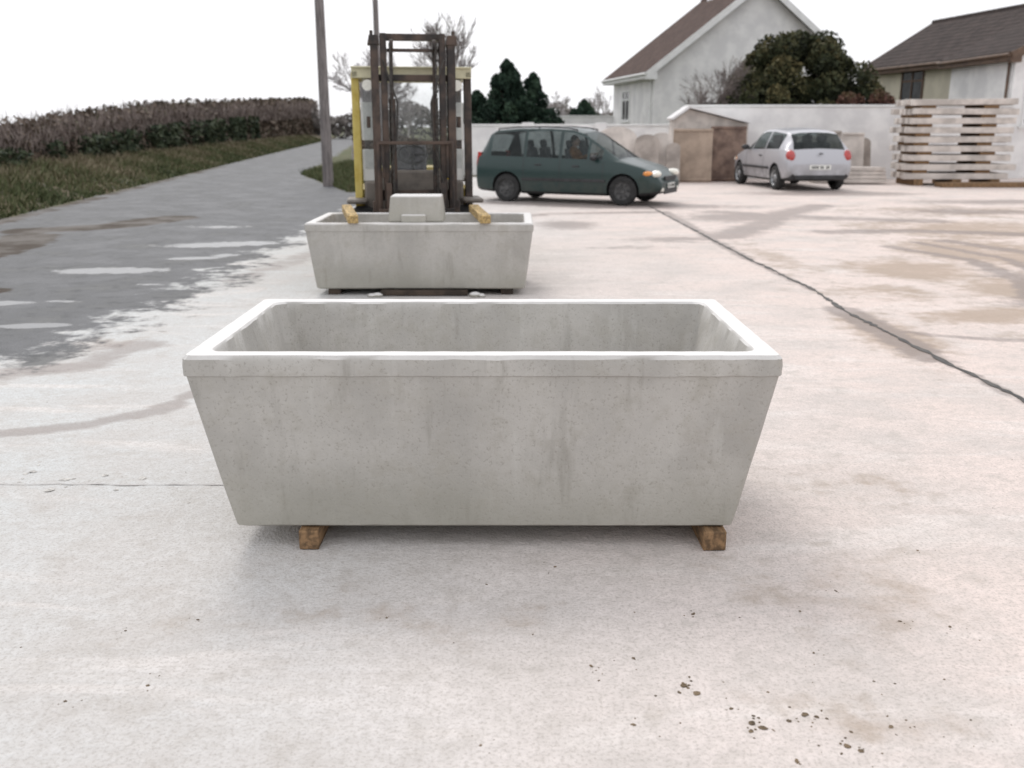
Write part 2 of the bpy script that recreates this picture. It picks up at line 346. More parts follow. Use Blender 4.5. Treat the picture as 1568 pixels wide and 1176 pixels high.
# ------------------------------------------------------------------ scattered debris
M_mud=pmat('mud',(.15,.11,.07),.9,var=.4,scale=20,bump=.8)
M_chip=pmat('stone_chip',(.55,.53,.5),.85,var=.25,scale=20)
def clods(name,pts,mat):
    mb=MB()
    for x,y,r in pts:
        o=len(mb.v); mb.ell((x,y,r*.12),(r*random.uniform(.8,1.5),r*random.uniform(.6,1.1),r*.28),n=9,m=5,rot=(0,0,random.random()*3))
        for i in range(o,len(mb.v)):
            v=mb.v[i]; mb.v[i]=(v[0]+random.gauss(0,r*.16),v[1]+random.gauss(0,r*.16),max(v[2]+random.gauss(0,r*.06),-.002))
    return mb.obj(name,mat,smooth=False)
L=[(.508,2.517,.013),(.540,2.476,.011),(.667,2.330,.011),(.691,2.308,.010),(.825,2.372,.011),(.772,2.341,.007),(.897,2.228,.011),(.926,2.208,.008),(1.045,2.314,.007),
(-1.08,2.517,.006),(-1.055,2.910,.005),(-.423,2.924,.005),(.162,3.312,.006),(.379,2.668,.006),(.617,2.950,.008),(.655,2.294,.009),(.855,2.36,.007),(-1.288,2.436,.006),(-1.27,2.837,.005),(-.084,2.233,.005),(.624,2.40,.006),(.337,2.324,.007),
(.984,2.969,.005),(1.451,2.863,.005),(.744,2.167,.008),(-.092,3.168,.004),(.243,2.623,.006),(1.585,3.456,.005),(1.156,3.117,.005),(1.3,2.9,.006),(.95,2.7,.005)]
L+=[(x+random.gauss(0,.03),y+random.gauss(0,.03),r*.4) for x,y,r in L for k in range(3)]
for i in range(70): L.append((random.uniform(-3,3.5),random.uniform(1.7,6),random.choice((.0018,.0025,.0035))))
for i in range(35): L.append((random.gauss(.8,.35),random.gauss(2.45,.25),random.choice((.002,.003,.004))))
clods('mud_clods',L,M_mud)
L=[(random.gauss(-2.2,.22),random.gauss(4.25,.12),random.choice((.005,.008,.012,.018))) for i in range(22)]+[(random.uniform(-3,4),random.uniform(3,9),random.choice((.004,.006))) for i in range(50)]
clods('stone_chips',L,M_chip)

# ------------------------------------------------------------------ cars
M_tyre=pmat('tyre',(.025,.025,.025),.85,var=.3,scale=10)
M_rim=pmat('wheel_rim',(.34,.35,.36),.4,metal=.5,var=.25,scale=10)
M_rimd=pmat('dirty_wheel_cover',(.08,.08,.08),.5,metal=.3,var=.35,scale=10)
M_blk=pmat('black_trim',(.03,.03,.032),.55,var=.3,scale=8)
M_green=paintmat('green_car_paint',(.006,.028,.026),rough=.35,dirt=.3)
M_silver=paintmat('silver_car_paint',(.46,.46,.49),.25)
M_cgl=glassmat('car_glass',(.6,.66,.66),.34,(.05,.06,.06))
M_red=pmat('red_lens',(.42,.03,.025),.2,var=.25,scale=20,coat=1)
M_lamp=pmat('lamp_lens',(.85,.83,.74),.12,var=.08,scale=30,coat=1)
M_amb=pmat('amber_lens',(.75,.27,.04),.2,var=.15,scale=30,coat=1)
M_plate_y=pmat('number_plate',(.78,.78,.74),.5,var=.04,scale=40)
M_seat=pmat('seat_cloth',(.10,.10,.11),.95,var=.3,scale=12)
def car(name,loc,rz,L,W,keys,wins,ws,rw,seam,axles,wr_,paint,kind,scale=1,rim=None):
    e=empty(name,loc,rz); e.scale=(scale,)*3
    kx=[k[0] for k in keys]; I=lambda x,c: float(np.interp(x,kx,[k[c] for k in keys]))
    xs=sorted(set([round(x,4) for x in list(np.arange(-L/2,L/2+.001,.09))+kx+[q for w in wins for q in w]+list(ws)+list(rw)]))
    def sec(x):
        w,zb,zt,wr=I(x,1)*W/2,I(x,2),I(x,3),I(x,4)*W/2
        gfac=min(1,max(0,(zt-zb)/.3)); z0=I(x,5)
        y7=(w*.955+wr)*.5+.018*gfac; z8=zt-.07*gfac
        if z8<zb+.004: z8=zb+.004
        return [(0,z0),(w*.84,z0),(w*.95,z0+.06),(w*.995,z0+(zb-z0)*.38),(w,z0+(zb-z0)*.62),(w*.985,z0+(zb-z0)*.86),(w*.955,zb),
                (w*.95,zb+.03*gfac+.001),(y7,(zb+z8)/2+.002),(wr,z8+.003),(wr*.93,max(zt-.02*gfac,z8+.006)),(wr*.6,zt+.012),(0,zt+.026)]
    RN=24
    vs=[];fs=[];ms=[]
    for x in xs:
        s_=sec(x); ring=[(x,y,z) for y,z in s_]+[(x,-y,z) for y,z in s_[-2:0:-1]]; vs+=ring
    for i in range(len(xs)-1):
        xm=(xs[i]+xs[i+1])/2
        for j in range(RN):
            jj=j if j<12 else 23-j
            mi=0
            if jj in(7,8) and any(a<xm<b_ for a,b_ in wins): mi=1
            if jj in(10,11) and (ws[0]<xm<ws[1] or rw[0]<xm<rw[1]): mi=1
            if jj==1 or jj==0: mi=2
            fs.append((i*RN+j,i*RN+(j+1)%RN,(i+1)*RN+(j+1)%RN,(i+1)*RN+j)); ms.append(mi)
    fs.append(tuple(range(RN-1,-1,-1))); ms.append(0); fs.append(tuple((len(xs)-1)*RN+j for j in range(RN))); ms.append(0)
    mb=MB(); mb.v=vs; mb.f=fs; mb.m=ms; body=mb.obj('body',[paint,M_cgl,M_blk],smooth=False)
    bm=bmesh.new(); bm.from_mesh(body.data); bmesh.ops.recalc_face_normals(bm,faces=bm.faces); bm.to_mesh(body.data); bm.free()
    cut=MB()
    for ax in axles:
        for sgn in(1,-1): cut.cyl((ax,sgn*(W/2-.30),wr_+.005),(ax,sgn*(W/2+.2),wr_+.005),wr_+.055,n=36,mi=2)
    co=cut.obj('cut',[paint,M_cgl,M_blk],smooth=False)
    md=body.modifiers.new('b','BOOLEAN'); md.object=co; md.operation='DIFFERENCE'; md.solver='EXACT'
    dg=bpy.context.evaluated_depsgraph_get(); nm=bpy.data.meshes.new_from_object(body.evaluated_get(dg))
    body.modifiers.clear(); body.data=nm; bpy.data.objects.remove(co)
    nm.polygons.foreach_set('use_smooth',[True]*len(nm.polygons))
    try: nm.set_sharp_from_angle(angle=R(32))
    except Exception: pass
    body.parent=e
    wh=MB()
    for ax in axles:
        for sg in(1,-1):
            c=(ax,sg*(W/2-.10),wr_); r=wr_
            pr=[(r*.62,-.09),(r*.9,-.095),(r,-.06),(r,.06),(r*.9,.095),(r*.62,.09)]
            wh.lathe(c,pr,28,0)
            wh.lathe(c,[(0,sg*.075),(r*.16,sg*.08),(r*.22,sg*.055),(r*.58,sg*.06),(r*.64,sg*.092)],28,1)
            for k in range(7):
                t=2*math.pi*k/7; wh.box((c[0]+math.cos(t)*r*.42,c[1]+sg*.066,c[2]+math.sin(t)*r*.42),(r*.12,.012,r*.18),(0,-t+math.pi/2,0),2)
    wh.obj('wheels',[M_tyre,rim or M_rim,M_blk],e)
    sm=MB()
    for x,top in seam:
        s_=sec(x); pp=[s_[k] for k in range(2,(10 if top else 7))]
        for sg in(1,-1):
            v=[];
            for y,z in pp: v+=[(x-.006,sg*(y+.003),z),(x+.006,sg*(y+.003),z)]
            sm.add(v,[(2*i,2*i+1,2*i+3,2*i+2) for i in range(len(pp)-1)])
    sm.obj('door_seams',M_blk,e,smooth=False)
    tr=MB()
    a0,a1=axles[0]+wr_+.08,axles[1]-wr_-.08
    for sg in(1,-1):
        s_=sec(0); y=s_[4][0]
        tr.box(((a0+a1)/2,sg*(y+.008),s_[3][1]+.04),(a1-a0,.025,.06))
        for hx in kind['handles']: tr.box((hx,sg*(sec(hx)[5][0]+.012),sec(hx)[5][1]-.02),(.16,.03,.03))
        mxp=kind['mirror']; tr.ell((mxp,sg*(W/2+.08),sec(mxp)[6][1]+.08),(.07,.11,.07),0)
        tr.box((mxp+.02,sg*(W/2-.0),sec(mxp)[6][1]+.04),(.05,.12,.03))
    tr.obj('trim',M_blk,e,bevel=.006)
    if kind.get('rails'):
        rl=MB()
        for sg in(1,-1):
            pts=[(x,sg*(sec(x)[10][0]),sec(x)[10][1]+.04) for x in np.linspace(-1.75,.25,9)]
            for p,q in zip(pts[:-1],pts[1:]): rl.cyl(p,q,.016)
            for x in (-1.75,-.7,.25): rl.cyl((x,pts[0][1],sec(x)[10][1]-.02),(x,pts[0][1],sec(x)[10][1]+.04),.016)
        rl.obj('roof_rails',M_blk,e)
    li=MB(); F_=L/2; zf=kind['zf']
    for sg in(1,-1):
        li.ell((F_-.16,sg*(W/2-.27),zf),(.13,.20,.085),0,rot=(0,R(-10),sg*R(-28)))
        li.ell((F_-.29,sg*(W/2-.115),zf+.01),(.12,.055,.06),1,rot=(0,0,sg*R(-22)))
        li.box((F_-.02,sg*(W/2-.35),.36),(.05,.16,.08),mi=0)
        if kind['tail']=='high': li.box((-F_+.085,sg*(W/2-.15),.98),(.09,.12,.34),(0,R(8),0),2)
        else:
            li.ell((-F_+.13,sg*(W/2-.155),.80),(.115,.12,.155),2,rot=(0,R(16),sg*R(20)))
    li.obj('lights',[M_lamp,M_amb,M_red],e,bevel=.01)
    bt=MB()
    bt.box((F_-.02,0,kind['zg']),(.05,.8,.10)); bt.box((F_+.004,0,.32),(.03,.95,.12))
    bt.box((-F_+.0,0,.32),(.04,W*.72,.10)); bt.box((-F_+.005,0,.86),(.03,.1,.03))
    bt.obj('bumper_trim',M_blk,e,bevel=.008)
    pl=MB(); pl.box((F_+.018,0,.44),(.012,.50,.11)); pl.box((-F_-.012,0,kind['zp']),(.014,.52,.11)); pl.obj('number_plates',M_plate_y,e)
    tx=MB()
    for side,zz in ((F_+.026,.44),(-F_-.021,kind['zp'])):
        for k,dy in enumerate((-.2,-.155,-.06,-.015,.06,.105,.15,.195)): tx.box((side,dy,zz),(.003,.028,.065))
    tx.obj('plate_characters',M_blk,e)
    st=MB()
    for sx_ in kind['seats']:
        for sg in(1,-1):
            st.box((sx_-.22,sg*.38,.86+kind['sh']),(.14,.46,.60),(0,R(-12),0)); st.box((sx_,sg*.38,.52+kind['sh']),(.48,.48,.16)); st.box((sx_-.30,sg*.38,1.24+kind['sh']),(.10,.26,.18),(0,R(-10),0))
    st.box((kind['cowl']-.22,0,.86+kind['sh']*.8),(.45,W*.78,.18))
    st.obj('seats',M_seat,e,bevel=.04)
    sw=MB(); wc=Vector((kind['seats'][0]+.48,-.38,1.0+kind['sh'])); 
    M=Euler((0,R(-62),0)).to_matrix()
    pp=[wc+M@Vector((.18*math.cos(t),.18*math.sin(t),0)) for t in np.linspace(0,2*math.pi,17)]
    for p,q in zip(pp[:-1],pp[1:]): sw.cyl(p,q,.014,n=6)
    for t in (0,2.1,4.2): sw.cyl(wc,wc+M@Vector((.18*math.cos(t),.18*math.sin(t),0)),.012,n=6)
    sw.obj('steering_wheel',M_blk,e)
    return e
mpv=[(-2.30,.84,.62,.63,.80,.36),(-2.26,.93,.90,.93,.84,.28),(-2.20,.96,1.02,1.10,.82,.25),(-1.96,.985,1.03,1.56,.76,.23),(-1.80,.99,1.03,1.65,.76,.22),(-1.2,1,1.02,1.695,.765,.20),(-.4,1,1.00,1.70,.77,.20),(.15,1,.985,1.665,.765,.20),
     (.42,1,.98,1.59,.76,.20),(.9,1,.965,1.29,.79,.20),(1.32,.99,.95,1.01,.84,.20),(1.45,.985,.93,.965,.84,.20),(1.85,.96,.83,.86,.82,.22),(2.10,.91,.72,.75,.78,.24),(2.22,.85,.62,.64,.74,.27),(2.30,.74,.50,.51,.66,.32)]
kind_m=dict(handles=(-.62,.32),mirror=.78,rails=True,zf=.70,zg=.60,tail='high',zp=.95,seats=(.25,-.75),sh=.09,cowl=1.2)
CARP=(1.44,21.7,0); CARR=R(-26); CS=.93
car('green_mpv_car',CARP,CARR,4.6,1.80,mpv,[(-1.86,-1.02),(-.94,-.12),(-.04,.58),(.64,.94)],(.42,1.31),(-2.19,-1.98),[(-1.0,True),(-.08,True),(.98,False)],(-1.44,1.45),.325,M_green,kind_m,CS,M_rimd)
hat=[(-1.92,.82,.60,.61,.78,.34),(-1.88,.92,.76,.78,.82,.27),(-1.80,.96,.90,.95,.80,.25),(-1.66,.985,.93,1.14,.76,.23),(-1.46,1,.93,1.31,.73,.22),(-1.25,1,.925,1.375,.73,.20),(-.6,1,.915,1.42,.74,.20),(-.1,1,.905,1.415,.74,.20),(.22,1,.90,1.36,.74,.20),
     (.6,1,.89,1.15,.78,.20),(.98,.99,.88,.93,.84,.20),(1.1,.98,.86,.89,.84,.20),(1.5,.95,.77,.80,.80,.22),(1.75,.90,.68,.70,.76,.24),(1.86,.84,.60,.62,.72,.27),(1.93,.72,.48,.49,.64,.32)]
kind_h=dict(handles=(-.28,),mirror=.55,zf=.64,zg=.55,tail='low',zp=.55,seats=(.1,-.75),sh=-.06,cowl=.9)
car('silver_hatchback_car',(7.60,27.15,0),R(97),3.85,1.68,hat,[(-1.35,-.52),(-.44,.36),(.42,.66)],(.22,.98),(-1.80,-1.44),[(-.48,True),(.70,False)],(-1.22,1.25),.29,M_silver,kind_h,1.09)

# driver in the mpv (right hand drive)
M_skin=pmat('skin',(.52,.33,.25),.6,var=.08,scale=8); M_coat=pmat('coat_cloth',(.30,.13,.05),.9,var=.2,scale=10); M_hair=pmat('hair',(.07,.045,.03),.8,var=.3,scale=30)
dr=empty('driver_person',CARP,CARR); dr.scale=(CS,)*3
def skin(name,V_,E_,Rd,mat,parent,root=0):
    me=bpy.data.meshes.new(name); me.from_pydata(V_,E_,[]); o=bpy.data.objects.new(name,me); COL.objects.link(o)
    o.modifiers.new('s','SKIN')
    for i,r in enumerate(Rd):
        d=me.skin_vertices[0].data[i]; d.radius=(r,r); d.use_root=(i==root)
    s=o.modifiers.new('ss','SUBSURF'); s.levels=2; s.render_levels=2
    me.materials.append(mat); o.parent=parent; return o
Vd=[(.12,-.38,.70),(.08,-.38,.90),(.06,-.38,1.09),(.05,-.38,1.21),(.07,-.20,1.17),(.07,-.56,1.17),(.20,-.15,.98),(.22,-.62,.98),(.52,-.26,1.09),(.54,-.50,1.11),(.07,-.38,1.27),(.45,-.30,.70),(.45,-.47,.70),(.75,-.30,.45),(.75,-.47,.45)]
Ed=[(0,1),(1,2),(2,3),(3,4),(3,5),(4,6),(5,7),(6,8),(7,9),(3,10),(0,11),(0,12),(11,13),(12,14)]
Rd=[.15,.15,.16,.10,.075,.075,.05,.05,.032,.032,.055,.09,.09,.06,.06]
skin('body',Vd,Ed,Rd,M_coat,dr)
hb=MB(); hb.ell((.10,-.38,1.40),(.098,.078,.122),0,14,10); hb.ell((.196,-.38,1.39),(.022,.014,.024),0); hb.ell((.09,-.46,1.395),(.02,.012,.03),0); hb.ell((.09,-.30,1.395),(.02,.012,.03),0); hb.ell((.16,-.38,1.315),(.035,.035,.03),0)
hb.cyl((.07,-.38,1.25),(.09,-.38,1.33),.05)
hb.ell((.08,-.38,1.435),(.102,.086,.108),1,14,10)
for sy in(-.03,.03): hb.ell((.184,-.38+sy,1.415),(.01,.013,.008),1)
hb.ell((.187,-.38,1.345),(.008,.022,.006),2)
for sy in(-.26,-.50):
    hb.ell((.56,sy,1.11),(.045,.035,.02),0)
    for k in range(4): hb.cyl((.585,sy-.024+k*.016,1.12),(.615-.004*abs(k-1),sy-.024+k*.016,1.095),.008,.007,n=6,mi=0)
    hb.cyl((.56,sy+.03,1.12),(.59,sy+.035,1.135),.009,.008,n=6,mi=0)
hb.obj('head_and_hands',[M_skin,M_hair,M_red],dr,smooth=True,ang=60)

# ------------------------------------------------------------------ forklift
M_mast=pmat('mast_steel',(.035,.027,.025),.55,var=.5,scale=4,bump=.3,col2=(.085,.055,.04))
M_yel=pmat('forklift_yellow',(.60,.42,.045),.45,var=.25,scale=3,col2=(.62,.50,.14))
M_cream=pmat('cab_cream',(.55,.52,.36),.5,var=.15,scale=3)
M_grey=pmat('grey_panel',(.16,.14,.12),.6,var=.3,scale=4)
M_pale=pmat('pale_reflection_panel',(.66,.66,.63),.5,var=.1,scale=4)  # pale panels added to imitate bright reflections in the cab glass
M_fgl=glassmat('cab_glass',(.97,.98,.98),.12,(.3,.32,.32))
M_chain=pmat('chain_steel',(.06,.055,.05),.5,metal=.6,var=.3,scale=20)
fk=empty('forklift_truck',(-1.08,11.0,0),R(8))
mb=MB()
for sg in(1,-1):
    x=sg*.415
    mb.box((x+sg*.03,0,1.29),(.022,.17,2.42)); mb.box((x,-.078,1.29),(.085,.02,2.42)); mb.box((x,.078,1.29),(.085,.02,2.42))
    x=sg*.315
    mb.box((x+sg*.025,-.01,1.36),(.02,.13,2.42)); mb.box((x,-.072,1.36),(.065,.018,2.42)); mb.box((x,.05,1.36),(.065,.018,2.42))
    mb.box((sg*.42,.0,2.50),(.13,.2,.10),tx=.7); mb.cyl((sg*.44,-.02,2.5),(sg*.44,-.02,2.60),.018)
    mb.cyl((sg*.235,.06,.2),(sg*.235,.06,1.9),.036); mb.cyl((sg*.235,.06,1.9),(sg*.235,.06,2.48),.022)
    mb.cyl((sg*.21,-.05,2.45),(sg*.25,-.05,2.45),.06,n=16)
    mb.box((sg*.46,.03,.55),(.05,.24,.5)); mb.box((sg*.50,.10,1.65),(.04,.14,.12)); mb.box((sg*.355,-.09,1.25),(.03,.05,.4))
mb.box((0,.03,2.535),(.66,.10,.07)); mb.box((0,.10,2.12),(.86,.04,.07)); mb.box((0,.10,.85),(.86,.04,.12)); mb.box((0,.0,2.40),(.56,.04,.035)); mb.box((0,.09,.3),(.8,.05,.25))
mb.obj('mast',M_mast,fk,bevel=.006)
mb=MB()
for sg in(1,-1):
    for k in range(46):
        z=.65+k*.04; mb.box((sg*.245,-.115,z),(.03 if k%2 else .018,.014,.034))
    a=[(sg*.33,-.11,2.3),(sg*.18,-.13,1.85),(sg*.20,-.13,1.5),(sg*.34,-.12,.8)]
    for p,q in zip(a[:-1],a[1:]): mb.cyl(p,q,.010,n=6)
mb.obj('chains_and_hoses',M_chain,fk)
mb=MB()
mb.box((0,-.145,.62),(1.0,.035,.10)); mb.box((0,-.145,.24),(1.0,.035,.10)); mb.box((0,-.14,1.43),(.84,.03,.035))
for x in(-.30,.30): mb.box((x,-.13,.55),(.06,.06,.9))
for x in(-.41,.41): mb.box((x,-.15,1.03),(.022,.022,.8))
for x in(-.36,.36):
    mb.box((x,-.19,.37),(.12,.04,.70)); mb.box((x,-.82,.022),(.12,1.24,.036),tx=1)
mb.obj('fork_carriage',M_mast,fk,bevel=.005)
mb=MB()
for sg in(1,-1):
    mb.box((sg*.64,.48,1.32),(.085,.09,1.75),mi=0 if sg<0 else 1,rot=(R(-3),0,0)); mb.box((sg*.64,1.72,1.55),(.07,.09,1.4),mi=0 if sg<0 else 1)
    mb.box((sg*.64,1.1,2.17),(.07,1.45,.07),mi=2)
    mb.box((sg*.62,1.1,.62),(.10,1.2,.55),mi=0)
    mb.box((sg*.64,1.12,.98),(.05,1.2,.05),mi=1)
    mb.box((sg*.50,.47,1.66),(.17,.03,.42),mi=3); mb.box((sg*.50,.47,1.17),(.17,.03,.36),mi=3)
mb.box((0,.42,2.19),(1.35,.09,.12),mi=2); mb.box((0,1.76,2.19),(1.35,.09,.10),mi=2)
for k in range(7): mb.box((-.48+k*.16,1.1,2.2),(.035,1.3,.05),mi=1)
mb.box((0,1.1,2.245),(1.36,1.5,.02),mi=2)
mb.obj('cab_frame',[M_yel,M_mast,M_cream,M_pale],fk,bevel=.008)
mb=MB(); mb.box((0,.47,.62),(1.15,.14,.75),mi=0); mb.box((0,.50,1.03),(.75,.2,.16),mi=0); mb.box((0,1.95,.70),(1.15,.75,.80),mi=1,tx=.92,ty=.85); mb.box((0,1.1,.35),(1.05,1.4,.3),mi=0)
mb.box((0,1.35,.72),(.55,.55,.3),mi=0); mb.box((0,1.36,.92),(.5,.5,.12),mi=2); mb.box((0,1.62,1.16),(.42,.12,.42),mi=2,rot=(R(-8),0,0))
for x in (-.66,.66): mb.box((x,.36,.78),(.24,.55,.05),mi=0)
mb.obj('chassis',[M_grey,M_yel,M_seat],fk,bevel=.03)
mb=MB(); c=Vector((0,.78,1.28)); M=Euler((R(35),0,0)).to_matrix(); pp=[c+M@Vector((.17*math.cos(t),.17*math.sin(t),0)) for t in np.linspace(0,2*math.pi,19)]
for p,q in zip(pp[:-1],pp[1:]): mb.cyl(p,q,.015,n=6)
mb.cyl(c,(0,.55,.95),.025)
for t in(0,2.1,4.2): mb.cyl(c,c+M@Vector((.17*math.cos(t),.17*math.sin(t),0)),.01,n=5)
mb.obj('steering_wheel',M_blk,fk)
mb=MB(); mb.box((0,.42,1.63),(1.12,.008,1.0)); mb.obj('cab_windows',M_fgl,fk)
mb=MB()
for sg in(1,-1):
    for y,r,w in((.30,.36,.11),(1.95,.27,.09)):
        mb.lathe((sg*.60,y,r),[(0,-w*.5),(r*.55,-w*.5),(r*.6,-w),(r*.92,-w),(r,-w*.6),(r,w*.6),(r*.92,w),(r*.6,w),(r*.55,w*.5),(0,w*.5)],24,0)
n_per=24*10; k=0
for sg in(1,-1):
    for y,r,w in((.30,.36,.11),(1.95,.27,.09)):
        for i in range(n_per):
            v=mb.v[k*n_per+i]; dx,dy=v[0]-sg*.60,v[1]-y; mb.v[k*n_per+i]=(sg*.60-dy,y+dx,v[2])
        k+=1
mb.obj('wheels',M_tyre,fk)
mb=MB()
for sg in(1,-1): mb.cyl((sg*.50,.36,2.05),(sg*.50,.30,2.05),.06,n=14,mi=0)
mb.obj('work_lamps',M_lamp,fk)

# ------------------------------------------------------------------ poles
M_pole=pmat('weathered_pole',(.19,.17,.165),.9,var=.3,scale=4,bump=.5,stretch=(6,6,.6))
mb=MB(); mb.cyl((0,0,0),(-.02,0,9.2),.15,.10,n=14); mb.box((0,0,8.5),(1.4,.1,.1)); 
for x in(-.6,0,.6): mb.cyl((x,0,8.55),(x,0,8.7),.04)
mb.cyl((0,-.17,2.0),(0,-.14,2.3),.02)
mb.obj('utility_pole',M_pole,loc=(-5.12,27.3,0))
mb=MB(); mb.cyl((0,0,0),(-.05,0,9.2),.11,.075,n=12); mb.box((0,0,8.6),(1.2,.1,.1)); mb.obj('utility_pole',M_pole,loc=(-4.5,34,0))

# ------------------------------------------------------------------ vegetation
M_hedge=leafmat('hedge_foliage',[(.045,.042,.028),(.09,.068,.05),(.13,.098,.075),(.19,.15,.12),(.085,.09,.05)])
M_hgreen=leafmat('ivy_foliage',[(.022,.035,.02),(.045,.06,.032),(.075,.09,.05)])
M_twig=leafmat('twigs',[(.12,.095,.085),(.20,.16,.145),(.28,.235,.21)])
M_ever=leafmat('evergreen_foliage',[(.016,.02,.010),(.036,.044,.020),(.07,.07,.032),(.13,.11,.05)])
M_conif=leafmat('conifer_foliage',[(.012,.026,.018),(.028,.055,.036),(.055,.09,.055)])
M_bark=pmat('bark',(.10,.08,.065),.9,var=.4,scale=6,bump=.6)
M_core=pmat('hedge_core',(.05,.04,.03),1.0,var=.5,scale=3,bump=1,bscale=8)  # dark brown of the bumpy core inside the hedge
M_grassb=leafmat('grass_blades',[(.06,.075,.032),(.10,.115,.05),(.17,.15,.09),(.25,.21,.145)])
def hline(Y_,off): return -6.9-.13*Y_-off
def hh(Y_): return np.interp(Y_,[10,24,28,34,46.6,70,122,150],[1.2,1.35,1.5,1.88,2.4,3.0,4.3,4.9])
HO=2.7
hedge=empty('roadside_hedge',(0,0,0))
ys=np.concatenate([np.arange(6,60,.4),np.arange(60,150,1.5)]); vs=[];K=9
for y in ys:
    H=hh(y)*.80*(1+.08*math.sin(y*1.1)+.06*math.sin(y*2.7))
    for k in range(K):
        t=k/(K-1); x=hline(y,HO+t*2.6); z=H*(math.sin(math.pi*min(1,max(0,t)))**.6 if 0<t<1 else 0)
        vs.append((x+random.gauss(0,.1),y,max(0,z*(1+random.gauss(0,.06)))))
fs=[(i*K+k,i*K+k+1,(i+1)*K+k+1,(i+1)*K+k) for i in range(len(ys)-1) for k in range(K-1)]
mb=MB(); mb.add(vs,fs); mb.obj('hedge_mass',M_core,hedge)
n=70000
yy=6+144*rng.random(n)**1.6; H=hh(yy)
t=rng.random(n)**1.15; H2=H*(1+.08*np.sin(yy*1.1)+.06*np.sin(yy*2.7)+.04*np.sin(yy*6))
side=rng.random(n)<.72
xo=np.where(side,HO-.2+.4*rng.random(n)+t*.9,HO+.3+1.9*rng.random(n)); z=np.where(side,t*H2,H2*(.80+.2*rng.random(n)))
P_=np.stack([hline(yy,0)-xo+rng.normal(size=n)*.16,yy,z],1)
cl=.5+.30*np.sin(yy*.55+z*1.3)+.25*np.sin(yy*1.7-z*3+1.0)+.22*np.sin(yy*4.1+z*5)+.22*rng.normal(size=n)
cl=np.clip(cl*.6+.22*(z/H),0,1)
quads_obj('hedge_leaves',leaves(P_,.04+.0020*yy),M_hedge,cl,hedge)
n=26000; yy=6+75*rng.random(n)**1.2; w=(np.sin(yy*.6)+np.sin(yy*1.5+2)+.5*np.sin(yy*4)>-.2)&(yy<75); yy=yy[w]; n=len(yy)
P_=np.stack([hline(yy,HO-.35+.8*rng.random(n)),yy,hh(yy)*(.1+.65*rng.random(n)**1.3)],1)
quads_obj('hedge_ivy',leaves(P_,.05+.0016*yy),M_hgreen,rng.random(n),hedge)
n=26000; yy=8+140*rng.random(n)**1.4
P_=np.stack([hline(yy,HO-.1+2.0*rng.random(n)),yy,hh(yy)*(.60+.34*rng.random(n))],1)
quads_obj('hedge_twigs',blades(P_,(.12+.46*rng.random(n)**2.5)*(1+yy*.006),.005+.0004*yy,.32),M_twig,rng.random(n),hedge)
bank=MB(); vs=[]; ys2=np.concatenate([np.arange(6,60,.5),np.arange(60,150,2)])
BX=[0,.4,1.2,2.2,3.4]; BZ=[-.02,.08,.28,.50,.60]
for y in ys2:
    for x,z in zip(BX,BZ): vs.append((hline(y,x)+random.gauss(0,.05),y,z+random.gauss(0,.025) if z>0 else z))
bank.add(vs,[(i*5+k,i*5+k+1,(i+1)*5+k+1,(i+1)*5+k) for i in range(len(ys2)-1) for k in range(4)])
M_bank=pmat('bank_soil_grass',(.08,.078,.042),1,var=.4,scale=1.5,col2=(.17,.13,.085),bump=1,bscale=12)
bk=empty('grass_bank',(0,0,0)); bank.obj('bank',M_bank,bk)
n=65000; yy=8+110*rng.random(n)**1.7; xo=3.0*rng.random(n); zz=np.interp(xo,BX,BZ)
P_=np.stack([hline(yy,xo),yy,np.maximum(zz,0)-.02],1)
tan=np.clip(.22+.22*xo+.28*np.sin(yy*.8)*np.sin(yy*.33+xo)+.22*rng.normal(size=n),0,1)
quads_obj('bank_grass',blades(P_,(.05+.12*rng.random(n))*(.8+xo*.4),.010+.0007*yy,.5),M_grassb,tan,bk)
n=26000; xx=-7.6+4.8*rng.random(n); yy=24+22*rng.random(n)**1.3
ok=(xx>-7.3-.13*(yy-34)+np.where(yy<34,.21*(34-yy),0))&(yy>24.5+.25*(xx+5.2))&(xx<-3.1); xx,yy=xx[ok],yy[ok]; n=len(xx)
quads_obj('verge_grass',blades(np.stack([xx,yy,0*xx],1),.05+.14*rng.random(n),.02+0*xx,.4),M_grassb,np.clip(rng.normal(size=n)*.2+.25,0,1))

def tube_tree(name,base,H,r0,spread,depth,kids,mat,lean=(0,0),seed=1,crown0=.25,shrink=.62,parent=None,twigr=.004):
    rd=random.Random(seed); mb=MB()
    def br(p,d,L,r,dep):
        q=p; dd=d.copy(); segs=3 if dep>2 else 2
        pts=[p]
        for i in range(segs):
            dd=(dd+Vector((rd.gauss(0,.12),rd.gauss(0,.12),rd.gauss(0,.06)+.05))).normalized()
            q2=q+dd*(L/segs); ra=r*(1-.5*i/segs); rb=r*(1-.5*(i+1)/segs)
            mb.cyl(q,q2,max(ra,twigr),max(rb,twigr*.8),n=7 if dep>3 else(4 if dep>1 else 3),caps=False); q=q2; pts.append(q2)
        if dep<=0: return
        for k in range(kids+(dep>2)):
            f=rd.uniform(crown0 if dep==depth else .35,1); o=pts[0].lerp(pts[-1],f)
            a=dd.orthogonal().normalized(); a.rotate(Matrix.Rotation(rd.random()*6.283,3,dd)); s=rd.uniform(.5,1.2)*spread
            br(o,(dd+a*s).normalized(),L*rd.uniform(shrink-.12,shrink+.1),r*.5,dep-1)
        br(q,dd,L*shrink,r*.5,dep-1)
    br(Vector((0,0,-.05)),Vector((lean[0],lean[1],1)).normalized(),H*.42,r0,depth)
    o=mb.obj(name,mat,parent=parent,smooth=False); o.location=base
    return o
M_btwig=pmat('bare_twigs',(.18,.15,.14),.9,var=.3,scale=3)
